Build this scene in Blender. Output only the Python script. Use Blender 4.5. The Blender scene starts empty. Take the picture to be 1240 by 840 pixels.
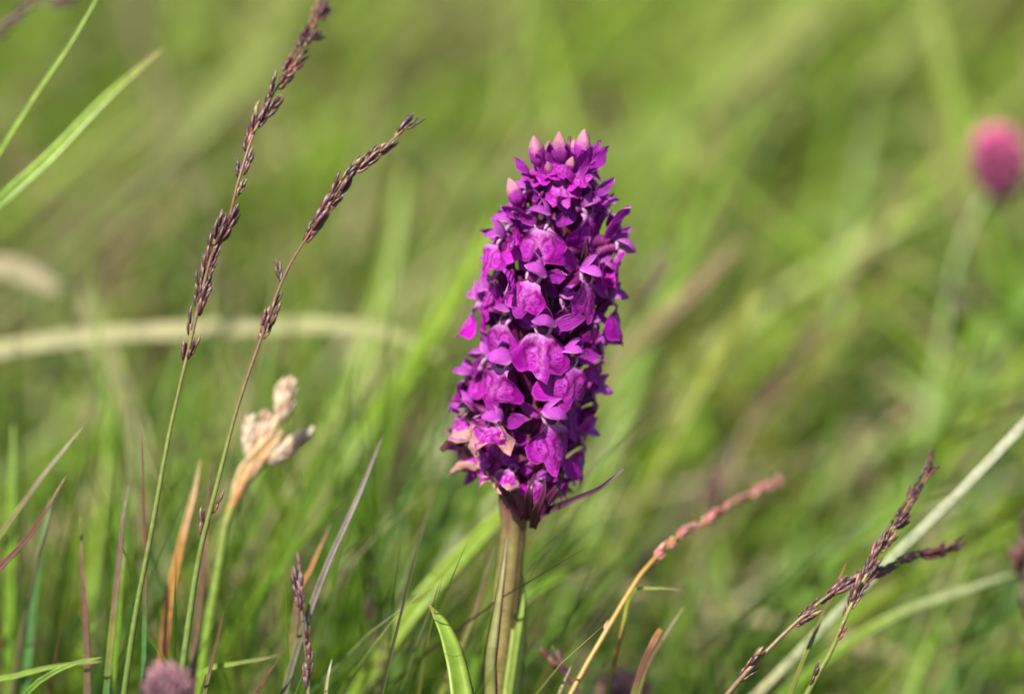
import bpy, math, random
import numpy as np
from mathutils import Vector, Matrix, Quaternion, noise as mnoise

R = math.radians
rnd = random.Random(11)
C = bpy.context.scene.collection
sc = bpy.context.scene

# ---------------------------------------------------------------- camera
PITCH = R(18)
DIST = 0.44
LENS = 100.0
TARGET = Vector((0, 0, 0.17))
FWD = Vector((0, math.cos(PITCH), -math.sin(PITCH)))
RIGHT = Vector((1, 0, 0))
UPV = Vector((0, math.sin(PITCH), math.cos(PITCH)))
CAM = TARGET - FWD * DIST
cd = bpy.data.cameras.new('camera')
cam = bpy.data.objects.new('camera', cd)
C.objects.link(cam)
cam.location = CAM
cam.rotation_euler = (R(90) - PITCH, 0, 0)
cd.lens = LENS
cd.sensor_width = 36
cd.clip_start = 0.01
cd.clip_end = 2000
cd.dof.use_dof = True
cd.dof.focus_distance = DIST - 0.006
cd.dof.aperture_fstop = 7.1
cd.dof.aperture_blades = 0
sc.camera = cam
PXW = 0.36 / 1240


def P(px, py, d=0.0):
    """a point of the place seen at (px, py) of the photograph, d metres beyond the flower's distance"""
    r = DIST + d
    return CAM + FWD * r + RIGHT * ((px - 620) * PXW * r) + UPV * ((420 - py) * PXW * r)


# ---------------------------------------------------------------- light
w = bpy.data.worlds.new("World")
sc.world = w
w.use_nodes = True
nt = w.node_tree
sky = nt.nodes.new('ShaderNodeTexSky')
sky.sky_type = 'NISHITA'
sky.sun_disc = False
SUN = Vector((-0.40, -0.62, 0.98)).normalized()
el = math.asin(SUN.z)
sky.sun_elevation = el
sky.sun_rotation = math.atan2(SUN.x, SUN.y)
bg = nt.nodes['Background']
bg.inputs['Strength'].default_value = 0.065
nt.links.new(sky.outputs[0], bg.inputs['Color'])
sd = bpy.data.lights.new('sun', 'SUN')
sd.energy = 5.0
sd.angle = R(0.5)
sd.color = (1.0, 0.945, 0.84)
so = bpy.data.objects.new('sun', sd)
C.objects.link(so)
so.rotation_euler = SUN.to_track_quat('Z', 'Y').to_euler()
so.location = (-1, -1, 2)
sc.view_settings.view_transform = 'Standard'
sc.view_settings.look = 'None'
sc.view_settings.gamma = 1
sc.view_settings.exposure = 1.15
sc.cycles.use_denoising = True
sc.cycles.max_bounces = 8
sc.cycles.transmission_bounces = 6
sc.cycles.sample_clamp_indirect = 6


# ---------------------------------------------------------------- materials
def new_mat(name):
    m = bpy.data.materials.new(name)
    m.use_nodes = True
    t = m.node_tree
    for n in list(t.nodes):
        t.nodes.remove(n)
    return m, t


class NT:
    def __init__(s, t):
        s.t = t

    def n(s, typ, **kw):
        o = s.t.nodes.new(typ)
        for k, v in kw.items():
            setattr(o, k, v)
        return o

    def l(s, a, b):
        s.t.links.new(a, b)

    def math(s, op, a, b=None, clamp=False):
        o = s.n('ShaderNodeMath', operation=op)
        o.use_clamp = clamp
        for i, x in enumerate((a, b)):
            if x is None:
                continue
            if isinstance(x, (int, float)):
                o.inputs[i].default_value = x
            else:
                s.l(x, o.inputs[i])
        return o.outputs[0]

    def ramp(s, fac, stops, interp='LINEAR'):
        o = s.n('ShaderNodeValToRGB')
        o.color_ramp.interpolation = interp
        e = o.color_ramp.elements
        while len(e) < len(stops):
            e.new(0.5)
        for x, (p, c) in zip(e, stops):
            x.position = p
            x.color = (c[0], c[1], c[2], 1) if not isinstance(c, (int, float)) else (c, c, c, 1)
        s.l(fac, o.inputs[0])
        return o.outputs[0]

    def mix(s, fac, a, b, blend='MIX'):
        o = s.n('ShaderNodeMix', data_type='RGBA', blend_type=blend)
        if isinstance(fac, (int, float)):
            o.inputs[0].default_value = fac
        else:
            s.l(fac, o.inputs[0])
        for i, x in ((6, a), (7, b)):
            if isinstance(x, tuple):
                o.inputs[i].default_value = (x[0], x[1], x[2], 1)
            else:
                s.l(x, o.inputs[i])
        return o.outputs[2]


def leafy(N, color, trans=0.35, rough=0.45, spec=0.35, bump=None, tcol=None, bstr=0.3, bdist=0.0003, sheen=0):
    pb = N.n('ShaderNodeBsdfPrincipled')
    N.l(color, pb.inputs['Base Color'])
    pb.inputs['Roughness'].default_value = rough
    pb.inputs['Specular IOR Level'].default_value = spec
    if sheen:
        pb.inputs['Sheen Weight'].default_value = sheen
    tr = N.n('ShaderNodeBsdfTranslucent')
    N.l(tcol or color, tr.inputs[0])
    if bump is not None:
        b = N.n('ShaderNodeBump')
        b.inputs['Strength'].default_value = bstr
        b.inputs['Distance'].default_value = bdist
        N.l(bump, b.inputs['Height'])
        N.l(b.outputs[0], pb.inputs['Normal'])
    ms = N.n('ShaderNodeMixShader')
    ms.inputs[0].default_value = trans
    N.l(pb.outputs[0], ms.inputs[1])
    N.l(tr.outputs[0], ms.inputs[2])
    out = N.n('ShaderNodeOutputMaterial')
    N.l(ms.outputs[0], out.inputs[0])
    return pb


def mat_attr(name, trans=0.35, rough=0.45, spec=0.35, var=0.25, scale=600, bdist=0.0002, objvar=0.0):
    """colour from the mesh's own colour attribute with fine mottling"""
    m, t = new_mat(name)
    N = NT(t)
    a = N.n('ShaderNodeAttribute', attribute_name='col')
    tc = N.n('ShaderNodeTexCoord')
    nz = N.n('ShaderNodeTexNoise')
    nz.inputs['Scale'].default_value = scale
    nz.inputs['Detail'].default_value = 4
    N.l(tc.outputs['Object'], nz.inputs['Vector'])
    f = N.ramp(nz.outputs[0], [(0.3, 1 - var), (0.7, 1 + var)])
    c = N.mix(1.0, a.outputs['Color'], f, 'MULTIPLY')
    if objvar:
        oi = N.n('ShaderNodeObjectInfo')
        f2 = N.ramp(oi.outputs['Random'], [(0, 1 - objvar), (1, 1 + objvar)])
        c = N.mix(1.0, c, f2, 'MULTIPLY')
    leafy(N, c, trans, rough, spec, nz.outputs[0], bdist=bdist)
    return m


def mat_petal(name, kind):
    m, t = new_mat(name)
    N = NT(t)
    a = N.n('ShaderNodeAttribute', attribute_name='col')
    sp = N.n('ShaderNodeSeparateColor')
    N.l(a.outputs['Color'], sp.inputs[0])
    x, s, e = sp.outputs[0], sp.outputs[1], sp.outputs[2]   # across, along, distance to the rim
    oi = N.n('ShaderNodeObjectInfo')
    off = N.n('ShaderNodeVectorMath', operation='ADD')
    N.l(a.outputs['Vector'], off.inputs[0])
    cx = N.n('ShaderNodeCombineXYZ')
    N.l(N.math('MULTIPLY', oi.outputs['Random'], 37.0), cx.inputs[2])
    N.l(cx.outputs[0], off.inputs[1])
    nz = N.n('ShaderNodeTexNoise')
    nz.inputs['Scale'].default_value = 5
    nz.inputs['Detail'].default_value = 3
    N.l(off.outputs[0], nz.inputs['Vector'])
    fine = N.n('ShaderNodeTexNoise')
    fine.inputs['Scale'].default_value = 26
    fine.inputs['Detail'].default_value = 2
    N.l(off.outputs[0], fine.inputs['Vector'])
    if kind in ('lip', 'withered'):
        vor = N.n('ShaderNodeTexVoronoi', feature='DISTANCE_TO_EDGE')
        vor.inputs['Scale'].default_value = 6.0
        mp = N.n('ShaderNodeMapping')
        mp.inputs['Scale'].default_value = (1.7, 0.62, 1)
        d = N.n('ShaderNodeVectorMath', operation='MULTIPLY_ADD')
        N.l(nz.outputs['Color'], d.inputs[0])
        d.inputs[1].default_value = (0.34, 0.34, 0)
        N.l(off.outputs[0], d.inputs[2])
        N.l(d.outputs[0], mp.inputs[0])
        N.l(mp.outputs[0], vor.inputs['Vector'])
        line = N.ramp(vor.outputs['Distance'], [(0.0, 1.0), (0.13, 0.9), (0.26, 0.0)])
        nzc = N.n('ShaderNodeSeparateColor')
        N.l(nz.outputs['Color'], nzc.inputs[0])
        ax_ = N.math('SUBTRACT', N.math('ABSOLUTE', N.math('ADD', N.math('SUBTRACT', x, 0.5), N.math('MULTIPLY', N.math('SUBTRACT', nzc.outputs[0], 0.5), 0.10))), 0.105)
        sy_ = N.math('ADD', N.math('SUBTRACT', s, 0.50), N.math('MULTIPLY', N.math('SUBTRACT', nzc.outputs[1], 0.5), 0.30))
        ax_ = N.math('DIVIDE', ax_, 0.072)
        sy_ = N.math('DIVIDE', sy_, 0.27)
        dd = N.math('SQRT', N.math('ADD', N.math('MULTIPLY', ax_, ax_), N.math('MULTIPLY', sy_, sy_)))
        loop = N.ramp(N.math('ABSOLUTE', N.math('SUBTRACT', dd, 1.0)), [(0.10, 1.0), (0.30, 0.0)])
        dots = N.math('MULTIPLY', N.ramp(dd, [(0.35, 1.0), (0.6, 0.0)]), N.ramp(fine.outputs[0], [(0.45, 0.0), (0.55, 1.0)]))
        outer = N.math('MULTIPLY', N.math('MULTIPLY', line, N.ramp(dd, [(0.0, 0.0), (0.65, 0.0), (0.75, 1.0)])), 0.55)   # dashes beyond the loop
        line = N.math('MAXIMUM', N.math('MAXIMUM', loop, dots), outer)
        # markings crowd the middle of the lip and die out towards the rim
        xs = N.math('SUBTRACT', x, 0.5)
        mid = N.math('ADD', N.math('MULTIPLY', N.math('MULTIPLY', xs, xs), 14.0), N.math('MULTIPLY', s, 0.75))
        midm = N.ramp(mid, [(0.2, 0.8), (0.75, 0.15), (1.0, 0.0)])
        pale = N.mix(nz.outputs[0], (0.33, 0.012, 0.34), (0.50, 0.12, 0.52))
        vivid = N.mix(nz.outputs[0], (0.29, 0.001, 0.28), (0.42, 0.006, 0.41))
        ground = N.mix(midm, vivid, pale)
        dark = (0.15, 0.0, 0.10)
        lw = N.math('MULTIPLY', line, N.ramp(mid, [(0.0, 1.0), (0.8, 0.8), (1.0, 0.3)]))
        c = N.mix(lw, ground, dark)
        collar = N.ramp(N.math('ADD', s, N.math('MULTIPLY', fine.outputs[0], 0.2)), [(0.16, 1.0), (0.32, 0.0)])
        c = N.mix(N.math('MULTIPLY', collar, N.ramp(fine.outputs[0], [(0.40, 0.35), (0.6, 0.8)])), c, (0.58, 0.30, 0.57))
        rim = N.ramp(e, [(0.955, 0.0), (1.0, 0.3)])  # painted paler rim, stands in for light caught on the petal's thick edge
        c = N.mix(rim, c, (0.52, 0.12, 0.46))
        if kind == 'withered':
            dry = N.ramp(N.math('ADD', N.math('MULTIPLY', e, 0.5), N.math('ADD', N.math('MULTIPLY', nz.outputs[0], 0.9), N.math('MULTIPLY', fine.outputs[0], 0.35))),
                         [(0.98, 0.0), (1.25, 0.9)])
            c = N.mix(dry, c, N.mix(fine.outputs[0], (0.24, 0.08, 0.09), (0.50, 0.32, 0.22)))
        h = N.math('ADD', N.math('MULTIPLY', vor.outputs['Distance'], 1.0), N.math('MULTIPLY', fine.outputs[0], 0.35))
    elif kind == 'hood':
        c = N.mix(nz.outputs[0], (0.31, 0.02, 0.33), (0.50, 0.10, 0.52))
        rim = N.ramp(e, [(0.80, 0.0), (1.0, 0.7)])  # edge highlight painted as a paler rim
        c = N.mix(rim, c, (0.56, 0.22, 0.53))
        h = fine.outputs[0]
    elif kind == 'sepal':
        # veins along the length, pale tip
        wv = N.math('SINE', N.math('MULTIPLY', N.math('ADD', x, N.math('MULTIPLY', nz.outputs[0], 0.12)), 46.0))
        vein = N.math('MULTIPLY_ADD', wv, 0.5)
        c = N.mix(nz.outputs[0], (0.29, 0.010, 0.31), (0.45, 0.045, 0.47))
        c = N.mix(N.math('MULTIPLY', N.math('MAXIMUM', wv, 0.0), 0.35), c, (0.24, 0.0, 0.21))
        tip = N.ramp(N.math('ADD', s, N.math('MULTIPLY', N.math('SUBTRACT', nz.outputs[0], 0.5), 0.5)), [(0.86, 0.0), (1.02, 0.55)])
        c = N.mix(tip, c, (0.60, 0.28, 0.46))
        rim = N.ramp(e, [(0.86, 0.0), (1.0, 0.4)])  # paler rim again a painted edge highlight
        c = N.mix(rim, c, (0.52, 0.18, 0.50))
        h = wv
    elif kind == 'bud':
        c = N.mix(nz.outputs[0], (0.33, 0.015, 0.33), (0.50, 0.06, 0.46))
        p = N.ramp(N.math('ADD', s, N.math('MULTIPLY', nz.outputs[0], 0.6)), [(0.80, 0.0), (1.60, 0.75)])
        c = N.mix(p, c, (0.62, 0.30, 0.32))
        h = fine.outputs[0]
    else:   # spur / ovary
        c = N.mix(nz.outputs[0], (0.10, 0.008, 0.075), (0.18, 0.018, 0.135))
        h = fine.outputs[0]
    ov = N.ramp(oi.outputs['Random'], [(0, 0.82), (1, 1.15)])
    c = N.mix(1.0, c, ov, 'MULTIPLY')
    leafy(N, c, {'tube': 0.1, 'lip': 0.25, 'withered': 0.25}.get(kind, 0.38), 0.45, 0.22, h, bstr=0.6, bdist=0.00025)
    return m


M = {}
M['lip'] = mat_petal('orchid_lip', 'lip')
M['withered'] = mat_petal('withered_lip', 'withered')
M['hood'] = mat_petal('orchid_hood', 'hood')
M['sepal'] = mat_petal('orchid_sepal', 'sepal')
M['bud'] = mat_petal('orchid_bud', 'bud')
M['tube'] = mat_petal('orchid_ovary', 'tube')
M['blade'] = mat_attr('grass_blade', 0.38, 0.42, 0.4, 0.22, 500)
M['field'] = mat_attr('grass_field', 0.40, 0.5, 0.35, 0.15, 120, 0.0)
M['stalk'] = mat_attr('stalk', 0.12, 0.4, 0.4, 0.22, 900)
M['scale'] = mat_attr('spikelet', 0.10, 0.38, 0.5, 0.45, 1500, 0.0002, 0.3)
M['dry'] = mat_attr('dry_straw', 0.25, 0.6, 0.25, 0.3, 700)
M['floret'] = mat_attr('clover_floret', 0.3, 0.5, 0.3, 0.25, 800, 0.0002, 0.3)
M['leaf'] = mat_attr('orchid_leaf', 0.35, 0.38, 0.45, 0.2, 400)


# ---------------------------------------------------------------- mesh helpers
class MB:
    def __init__(s):
        s.v, s.f, s.c = [], [], []

    def add(s, verts, faces, cols):
        o = len(s.v)
        s.v += [tuple(p) for p in verts]
        s.f += [tuple(i + o for i in f) for f in faces]
        if isinstance(cols, tuple):
            cols = [cols] * len(verts)
        s.c += [tuple(c) for c in cols]

    def mesh(s, name, mat, origin=None):
        me = bpy.data.meshes.new(name)
        vs = s.v
        if origin is not None:
            ox, oy, oz = origin
            vs = [(a - ox, b - oy, c - oz) for a, b, c in vs]
        me.from_pydata(vs, [], s.f)
        at = me.color_attributes.new('col', 'FLOAT_COLOR', 'POINT')
        flat = []
        for c in s.c:
            flat += [c[0], c[1], c[2], 1.0]
        at.data.foreach_set('color', flat)
        me.polygons.foreach_set('use_smooth', [True] * len(me.polygons))
        me.materials.append(mat)
        me.update()
        return me

    def build(s, name, mat, parent=None, origin=None):
        o = bpy.data.objects.new(name, s.mesh(name, mat, origin))
        C.objects.link(o)
        if origin is not None:
            o.location = origin
        if parent is not None:
            o.parent = parent
        return o


def link(name, me, parent=None, mw=None):
    o = bpy.data.objects.new(name, me)
    C.objects.link(o)
    if parent is not None:
        o.parent = parent
    if mw is not None:
        o.matrix_local = mw
    return o


def tag(o, label=None, cat=None, group=None, kind=None):
    if label: o['label'] = label
    if cat: o['category'] = cat
    if group: o['group'] = group
    if kind: o['kind'] = kind
    return o


def empty(name, loc, label, cat, group=None):
    o = bpy.data.objects.new(name, None)
    o.empty_display_size = 0.01
    C.objects.link(o)
    o.location = loc
    return tag(o, label, cat, group)


def smooth(pts, per=6):
    """Catmull-Rom through the points; returns points and the parameter 0..1 along"""
    pts = [Vector(p) for p in pts]
    q = [pts[0] * 2 - pts[1]] + pts + [pts[-1] * 2 - pts[-2]]
    out = []
    for i in range(1, len(q) - 2):
        a, b, c, d = q[i - 1:i + 3]
        for k in range(per):
            t = k / per
            out.append(0.5 * ((2 * b) + (c - a) * t + (2 * a - 5 * b + 4 * c - d) * t * t + (3 * b - a - 3 * c + d) * t ** 3))
    out.append(pts[-1])
    L = [0]
    for a, b in zip(out, out[1:]):
        L.append(L[-1] + (b - a).length)
    return out, [l / L[-1] for l in L]


def frames(path, hint):
    fr = []
    for i, p in enumerate(path):
        t = (path[min(i + 1, len(path) - 1)] - path[max(i - 1, 0)]).normalized()
        n = hint - t * hint.dot(t)
        if n.length < 1e-6:
            n = t.orthogonal()
        n.normalize()
        fr.append((t, n, t.cross(n)))
    return fr


def tube(mb, path, radii, cols, sides=7, hint=Vector((0.1, -1, 0.2)), flat=1.0, cross=None):
    """closed tube; radii/cols one per path point; cols may be f(i, theta)"""
    fr = frames(path, hint)
    vs, cs, fs = [], [], []
    for i, (p, (t, n, b)) in enumerate(zip(path, fr)):
        for k in range(sides):
            th = 2 * math.pi * k / sides
            r = radii[i] * (cross(th, i) if cross else 1)
            vs.append(p + n * math.cos(th) * r * flat + b * math.sin(th) * r)
            cs.append(cols(i, th) if callable(cols) else cols[i])
    m = len(path)
    for i in range(m - 1):
        for k in range(sides):
            k2 = (k + 1) % sides
            fs.append((i * sides + k, i * sides + k2, (i + 1) * sides + k2, (i + 1) * sides + k))
    fs.append(tuple(range(sides))[::-1])
    fs.append(tuple((m - 1) * sides + k for k in range(sides)))
    mb.add(vs, fs, cs)


def strap(mb, path, widths, cols, normal, fold=0.35, thick=0.12):
    """a leaf blade of real thickness: shallow V of six points across, keeled below"""
    fr = frames(path, normal)
    vs, cs, fs = [], [], []
    for i, (p, (t, n, b)) in enumerate(zip(path, fr)):
        w_ = widths[i] / 2
        th = max(w_ * thick, 0.00006)
        prof = [(-1, 0), (-0.5, -fold * 0.55), (0, -fold), (0.5, -fold * 0.55), (1, 0)]
        top = [(x, y * w_ + th) for x, y in prof]
        bot = [(x, y * w_ - th) for x, y in prof[::-1][1:-1]]
        for x, y in top + bot:
            vs.append(p + b * (x * w_) + n * y)
            cs.append(cols(i, x) if callable(cols) else cols[i])
    k_ = 8
    for i in range(len(path) - 1):
        for k in range(k_):
            k2 = (k + 1) % k_
            fs.append((i * k_ + k, i * k_ + k2, (i + 1) * k_ + k2, (i + 1) * k_ + k))
    fs.append(tuple(range(k_))[::-1])
    fs.append(tuple((len(path) - 1) * k_ + k for k in range(k_)))
    mb.add(vs, fs, cs)


def vis(ts, per):
    """parameter that is 0 where the rooted part ends and 1 at the tip"""
    t0 = ts[4 * per]
    return [max(0.0, (t - t0) / (1 - t0)) for t in ts]


def lerp(a, b, t):
    return tuple(x + (y - x) * t for x, y in zip(a, b))


def ramp(stops, t):
    for (t0, c0), (t1, c1) in zip(stops, stops[1:]):
        if t <= t1:
            k = 0 if t1 == t0 else max(0, (t - t0) / (t1 - t0))
            return lerp(c0, c1, k) if isinstance(c0, tuple) else c0 + (c1 - c0) * k
    return stops[-1][1]


def rooted(px):
    """pixel points (x, y, d), lowest first, carried on down to the soil"""
    pts = [P(*p) for p in px]
    a, b = pts[0], pts[1]
    t = (b - a).normalized()
    h = a.z + 0.004
    flat = Vector((-t.x, -t.y, 0))
    reach = h * min(1.0, flat.length / max(t.z, 0.3))
    flat = flat.normalized() if flat.length > 1e-6 else Vector((0, 1, 0))
    base = a + flat * reach * 0.75 - Vector((0, 0, h))
    ctl = a - t * h * 0.5
    out = []
    for k in (1.0, 0.75, 0.5, 0.25):
        out.append(a * (1 - k) ** 2 + ctl * (2 * k * (1 - k)) + base * k * k)
    return out + pts


# colours (real-world base colours, linear)
GREEN = (0.075, 0.165, 0.012)
GREEN2 = (0.12, 0.22, 0.014)
LIME = (0.19, 0.285, 0.022)
BLUEG = (0.065, 0.16, 0.04)
OLIVE = (0.16, 0.17, 0.03)
STRAW = (0.36, 0.29, 0.16)
PALE = (0.33, 0.33, 0.23)
ORANGE = (0.34, 0.17, 0.045)
BROWN = (0.14, 0.085, 0.05)
REDB = (0.13, 0.055, 0.035)
PURP = (0.085, 0.028, 0.045)

# ---------------------------------------------------------------- the ground
def hgt(x, y):
    return 0.012 * mnoise.noise(Vector((x * 3, y * 3, 0))) + (0.05 * mnoise.noise(Vector((x * .5, y * .5, 3))) if (x * x + y * y) > 4 else 0)


def ground():
    def axis_vals():
        inner = [-2.4 + 0.08 * i for i in range(61)]
        outer = [3, 4, 6, 9, 14, 22, 40, 80, 160, 400, 900]
        return [-x for x in outer[::-1]] + inner + outer
    xs = axis_vals(); ys = axis_vals()
    vs, fs = [], []
    for y in ys:
        for x in xs:
            vs.append((x, y, hgt(x, y) if abs(x) < 900 else 0))
    n = len(xs)
    for j in range(len(ys) - 1):
        for i in range(n - 1):
            fs.append((j * n + i, j * n + i + 1, (j + 1) * n + i + 1, (j + 1) * n + i))
    me = bpy.data.meshes.new('ground')
    me.from_pydata(vs, [], fs)
    me.polygons.foreach_set('use_smooth', [True] * len(fs))
    m, t = new_mat('turf_soil')
    N = NT(t)
    tc = N.n('ShaderNodeTexCoord')
    n1 = N.n('ShaderNodeTexNoise'); n1.inputs['Scale'].default_value = 14; n1.inputs['Detail'].default_value = 8
    n2 = N.n('ShaderNodeTexNoise'); n2.inputs['Scale'].default_value = 180; n2.inputs['Detail'].default_value = 6
    N.l(tc.outputs['Object'], n1.inputs['Vector']); N.l(tc.outputs['Object'], n2.inputs['Vector'])
    c = N.mix(n1.outputs[0], (0.05, 0.085, 0.018), (0.11, 0.12, 0.035))
    c = N.mix(N.ramp(n2.outputs[0], [(0.45, 0.0), (0.65, 0.7)]), c, (0.06, 0.04, 0.022))
    pb = N.n('ShaderNodeBsdfPrincipled'); N.l(c, pb.inputs['Base Color']); pb.inputs['Roughness'].default_value = 0.95
    b = N.n('ShaderNodeBump'); b.inputs['Distance'].default_value = 0.01; N.l(n2.outputs[0], b.inputs['Height']); N.l(b.outputs[0], pb.inputs['Normal'])
    out = N.n('ShaderNodeOutputMaterial'); N.l(pb.outputs[0], out.inputs[0])
    me.materials.append(m)
    o = bpy.data.objects.new('ground', me); C.objects.link(o)
    tag(o, 'turf soil under the meadow grass', None, None, 'structure')


ground()


# ---------------------------------------------------------------- the meadow's grass (past counting)
def field(name, label, n, xr, yr, hr, wr, palette, seed, lean=(0.5, 0.25), keep=None, segs=7, clump=0.0, bendr=(0.1, 0.7)):
    g = np.random.default_rng(seed)
    x = g.uniform(*xr, n); y = g.uniform(*yr, n)
    if clump:
        nc = int(n * 0.035) + 1
        cx = g.uniform(*xr, nc); cy = g.uniform(*yr, nc)
        k = g.integers(0, nc, n)
        m = g.random(n) < 0.75
        x = np.where(m, cx[k] + g.normal(0, clump, n), x)
        y = np.where(m, cy[k] + g.normal(0, clump, n), y)
        cl = k
    else:
        cl = g.integers(0, 50, n)
    if keep is not None:
        ok = keep(x, y, g); x, y, cl = x[ok], y[ok], cl[ok]
    n = len(x)
    h = g.uniform(*hr, n)
    wd = g.uniform(*wr, n)
    az = g.normal(0.15, 1.45, n)                       # most lean down-wind, to the right
    ln = np.abs(g.normal(lean[0], lean[1], n))
    bd = g.uniform(*bendr, n)
    rot = g.uniform(0, math.pi, n)
    dx, dy = np.cos(az), np.sin(az)
    t = np.linspace(0, 1, segs)[None, :]
    horiz = h[:, None] * (ln[:, None] * t + bd[:, None] * t ** 2.2)
    z = h[:, None] * (t * (1 - 0.12 * ln[:, None]) - 0.35 * bd[:, None] * t ** 3)
    px = x[:, None] + dx[:, None] * horiz
    py = y[:, None] + dy[:, None] * horiz
    zz = z - 0.012
    sx = np.cos(rot); sy = np.sin(rot)
    ww = wd[:, None] * (0.55 + 0.9 * t) * np.clip(1 - t ** 2.4, 0.02, 1) * 0.62
    keel = ww * 0.35
    V = np.empty((n, segs, 3, 3), np.float32)
    for j, s in enumerate((-1, 0, 1)):
        V[:, :, j, 0] = px + s * sx[:, None] * ww / 1 - (j == 1) * sy[:, None] * keel
        V[:, :, j, 1] = py + s * sy[:, None] * ww / 1 + (j == 1) * sx[:, None] * keel
        V[:, :, j, 2] = zz
    pal = np.array([p[0] for p in palette]); wt = np.array([p[1] for p in palette], float)
    # neighbouring tufts share a kind of grass
    tuft = g.choice(len(pal), 4000, p=wt / wt.sum())
    own = g.choice(len(pal), n, p=wt / wt.sum())
    idx = np.where(g.random(n) < 0.72, tuft[cl % 4000], own)
    col = pal[idx] * g.uniform(0.65, 1.35, (n, 1))
    col = col[:, None, None, :] * np.ones((1, segs, 3, 1))
    # tips of some blades have dried
    drytip = (g.random(n) < 0.25)[:, None, None, None] * np.clip((t - 0.8) / 0.2, 0, 1)[:, :, None, None]
    col = col * (1 - drytip) + np.array(STRAW) * drytip
    ids = np.arange(n * segs * 3).reshape(n, segs, 3)
    F = []
    for j in (0, 1):
        a = ids[:, :-1, j]; b = ids[:, :-1, j + 1]; c = ids[:, 1:, j + 1]; d = ids[:, 1:, j]
        F.append(np.stack([a, b, c, d], -1).reshape(-1, 4))
    F = np.concatenate(F)
    me = bpy.data.meshes.new(name)
    me.vertices.add(V.size // 3); me.vertices.foreach_set('co', V.reshape(-1))
    me.loops.add(F.size); me.loops.foreach_set('vertex_index', F.reshape(-1).astype(np.int32))
    me.polygons.add(len(F))
    me.polygons.foreach_set('loop_start', np.arange(0, F.size, 4, dtype=np.int32))
    me.polygons.foreach_set('loop_total', np.full(len(F), 4, np.int32))
    me.polygons.foreach_set('use_smooth', np.ones(len(F), bool))
    me.update(calc_edges=True)
    at = me.color_attributes.new('col', 'FLOAT_COLOR', 'POINT')
    rgba = np.ones((V.size // 3, 4), np.float32); rgba[:, :3] = col.reshape(-1, 3)
    at.data.foreach_set('color', rgba.reshape(-1))
    me.materials.append(M['field'])
    o = bpy.data.objects.new(name, me); C.objects.link(o)
    tag(o, label, None, None, 'stuff')
    return o


BASEPAL = [(GREEN, 5), (GREEN2, 6), (LIME, 5), (BLUEG, 2.5), (OLIVE, 2.5), (STRAW, 1.3), (BROWN, 0.8)]


def clear_front(x, y, g):
    """short turf only where the ground between lens and flower lies"""
    return ~((np.abs(x) < 0.016) & (np.abs(y) < 0.02))


field('meadow_grass', 'dense short green meadow turf covering the ground', 26000, (-1.3, 1.4), (-0.55, 2.3), (0.03, 0.075), (0.0012, 0.003),
      BASEPAL, 3, (0.4, 0.3), clear_front, 6)
field('tall_grass', 'tall green meadow grass leaning behind the orchid', 15000, (-1.0, 1.1), (0.07, 1.5), (0.06, 0.155), (0.0014, 0.0045),
      BASEPAL, 35, (0.55, 0.3), None, 8, 0.013)
field('far_grass', 'broad pale green grass blades far behind the orchid', 5200, (-0.9, 1.0), (0.20, 1.4), (0.12, 0.20), (0.0025, 0.0065),
      [(GREEN2, 4), (LIME, 6), (OLIVE, 2.5), (STRAW, 1.1), ((.27, .30, .09), 2), (BROWN, .9)], 7, (0.75, 0.3), None, 9, 0.03, (0.1, 0.5))
field('dead_litter', 'straw coloured scraps of dead grass among the green', 2600, (-0.8, 0.9), (0.07, 1.2), (0.07, 0.15), (0.003, 0.008),
      [(STRAW, 5), ((.42, .38, .22), 3), ((.34, .34, .18), 3), (BROWN, 1.5)], 61, (0.7, 0.4), None, 7, 0.02, (0.3, 1.2))
field('fine_grass', 'fine thin grass leaves crowding low at the left', 460, (-0.11, -0.02), (0.03, 0.12), (0.13, 0.185), (0.0006, 0.0015),
      [(GREEN, 4), (GREEN2, 5), (LIME, 2), (BLUEG, 2), (OLIVE, 2), (STRAW, 0.7), (REDB, .8)], 41, (0.15, 0.15), None, 10, 0.0, (0.05, 0.3))
field('fine_grass', 'fine thin grass leaves low behind the orchid stem', 420, (-0.02, 0.11), (0.04, 0.13), (0.09, 0.135), (0.0007, 0.0018),
      [(GREEN, 4), (GREEN2, 5), (LIME, 3), (BLUEG, 2), (OLIVE, 2), (STRAW, 0.5)], 43, (0.35, 0.2), None, 10, 0.0, (0.1, 0.4))


# ---------------------------------------------------------------- the orchid
AX = [(150, 691), (200, 687), (300, 678), (400, 662), (500, 646), (610, 624), (660, 620), (740, 611), (840, 600)]
RAD = [(150, 6), (175, 12), (200, 20), (240, 33), (280, 47), (330, 58), (400, 66), (450, 68), (520, 66), (560, 54), (600, 34)]


def interp(tab, x):
    if x <= tab[0][0]:
        return tab[0][1]
    for (a, b), (c, d) in zip(tab, tab[1:]):
        if x <= c:
            return b + (d - b) * (x - a) / (c - a)
    return tab[-1][1]


def axd(py):
    return 0.0085 - (400 - py) * 0.00011 * 0.14


def axis(py):
    return P(interp(AX, py), py, axd(py))


base_xy = axis(900)
orchid = empty('marsh_orchid', (base_xy.x - 0.004, base_xy.y + 0.003, -0.002),
               'magenta purple orchid with a dense flower spike on a thick ridged stem, in sharp focus', 'orchid')
OI = Matrix.Translation(orchid.location).inverted()
MM = 0.001


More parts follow.
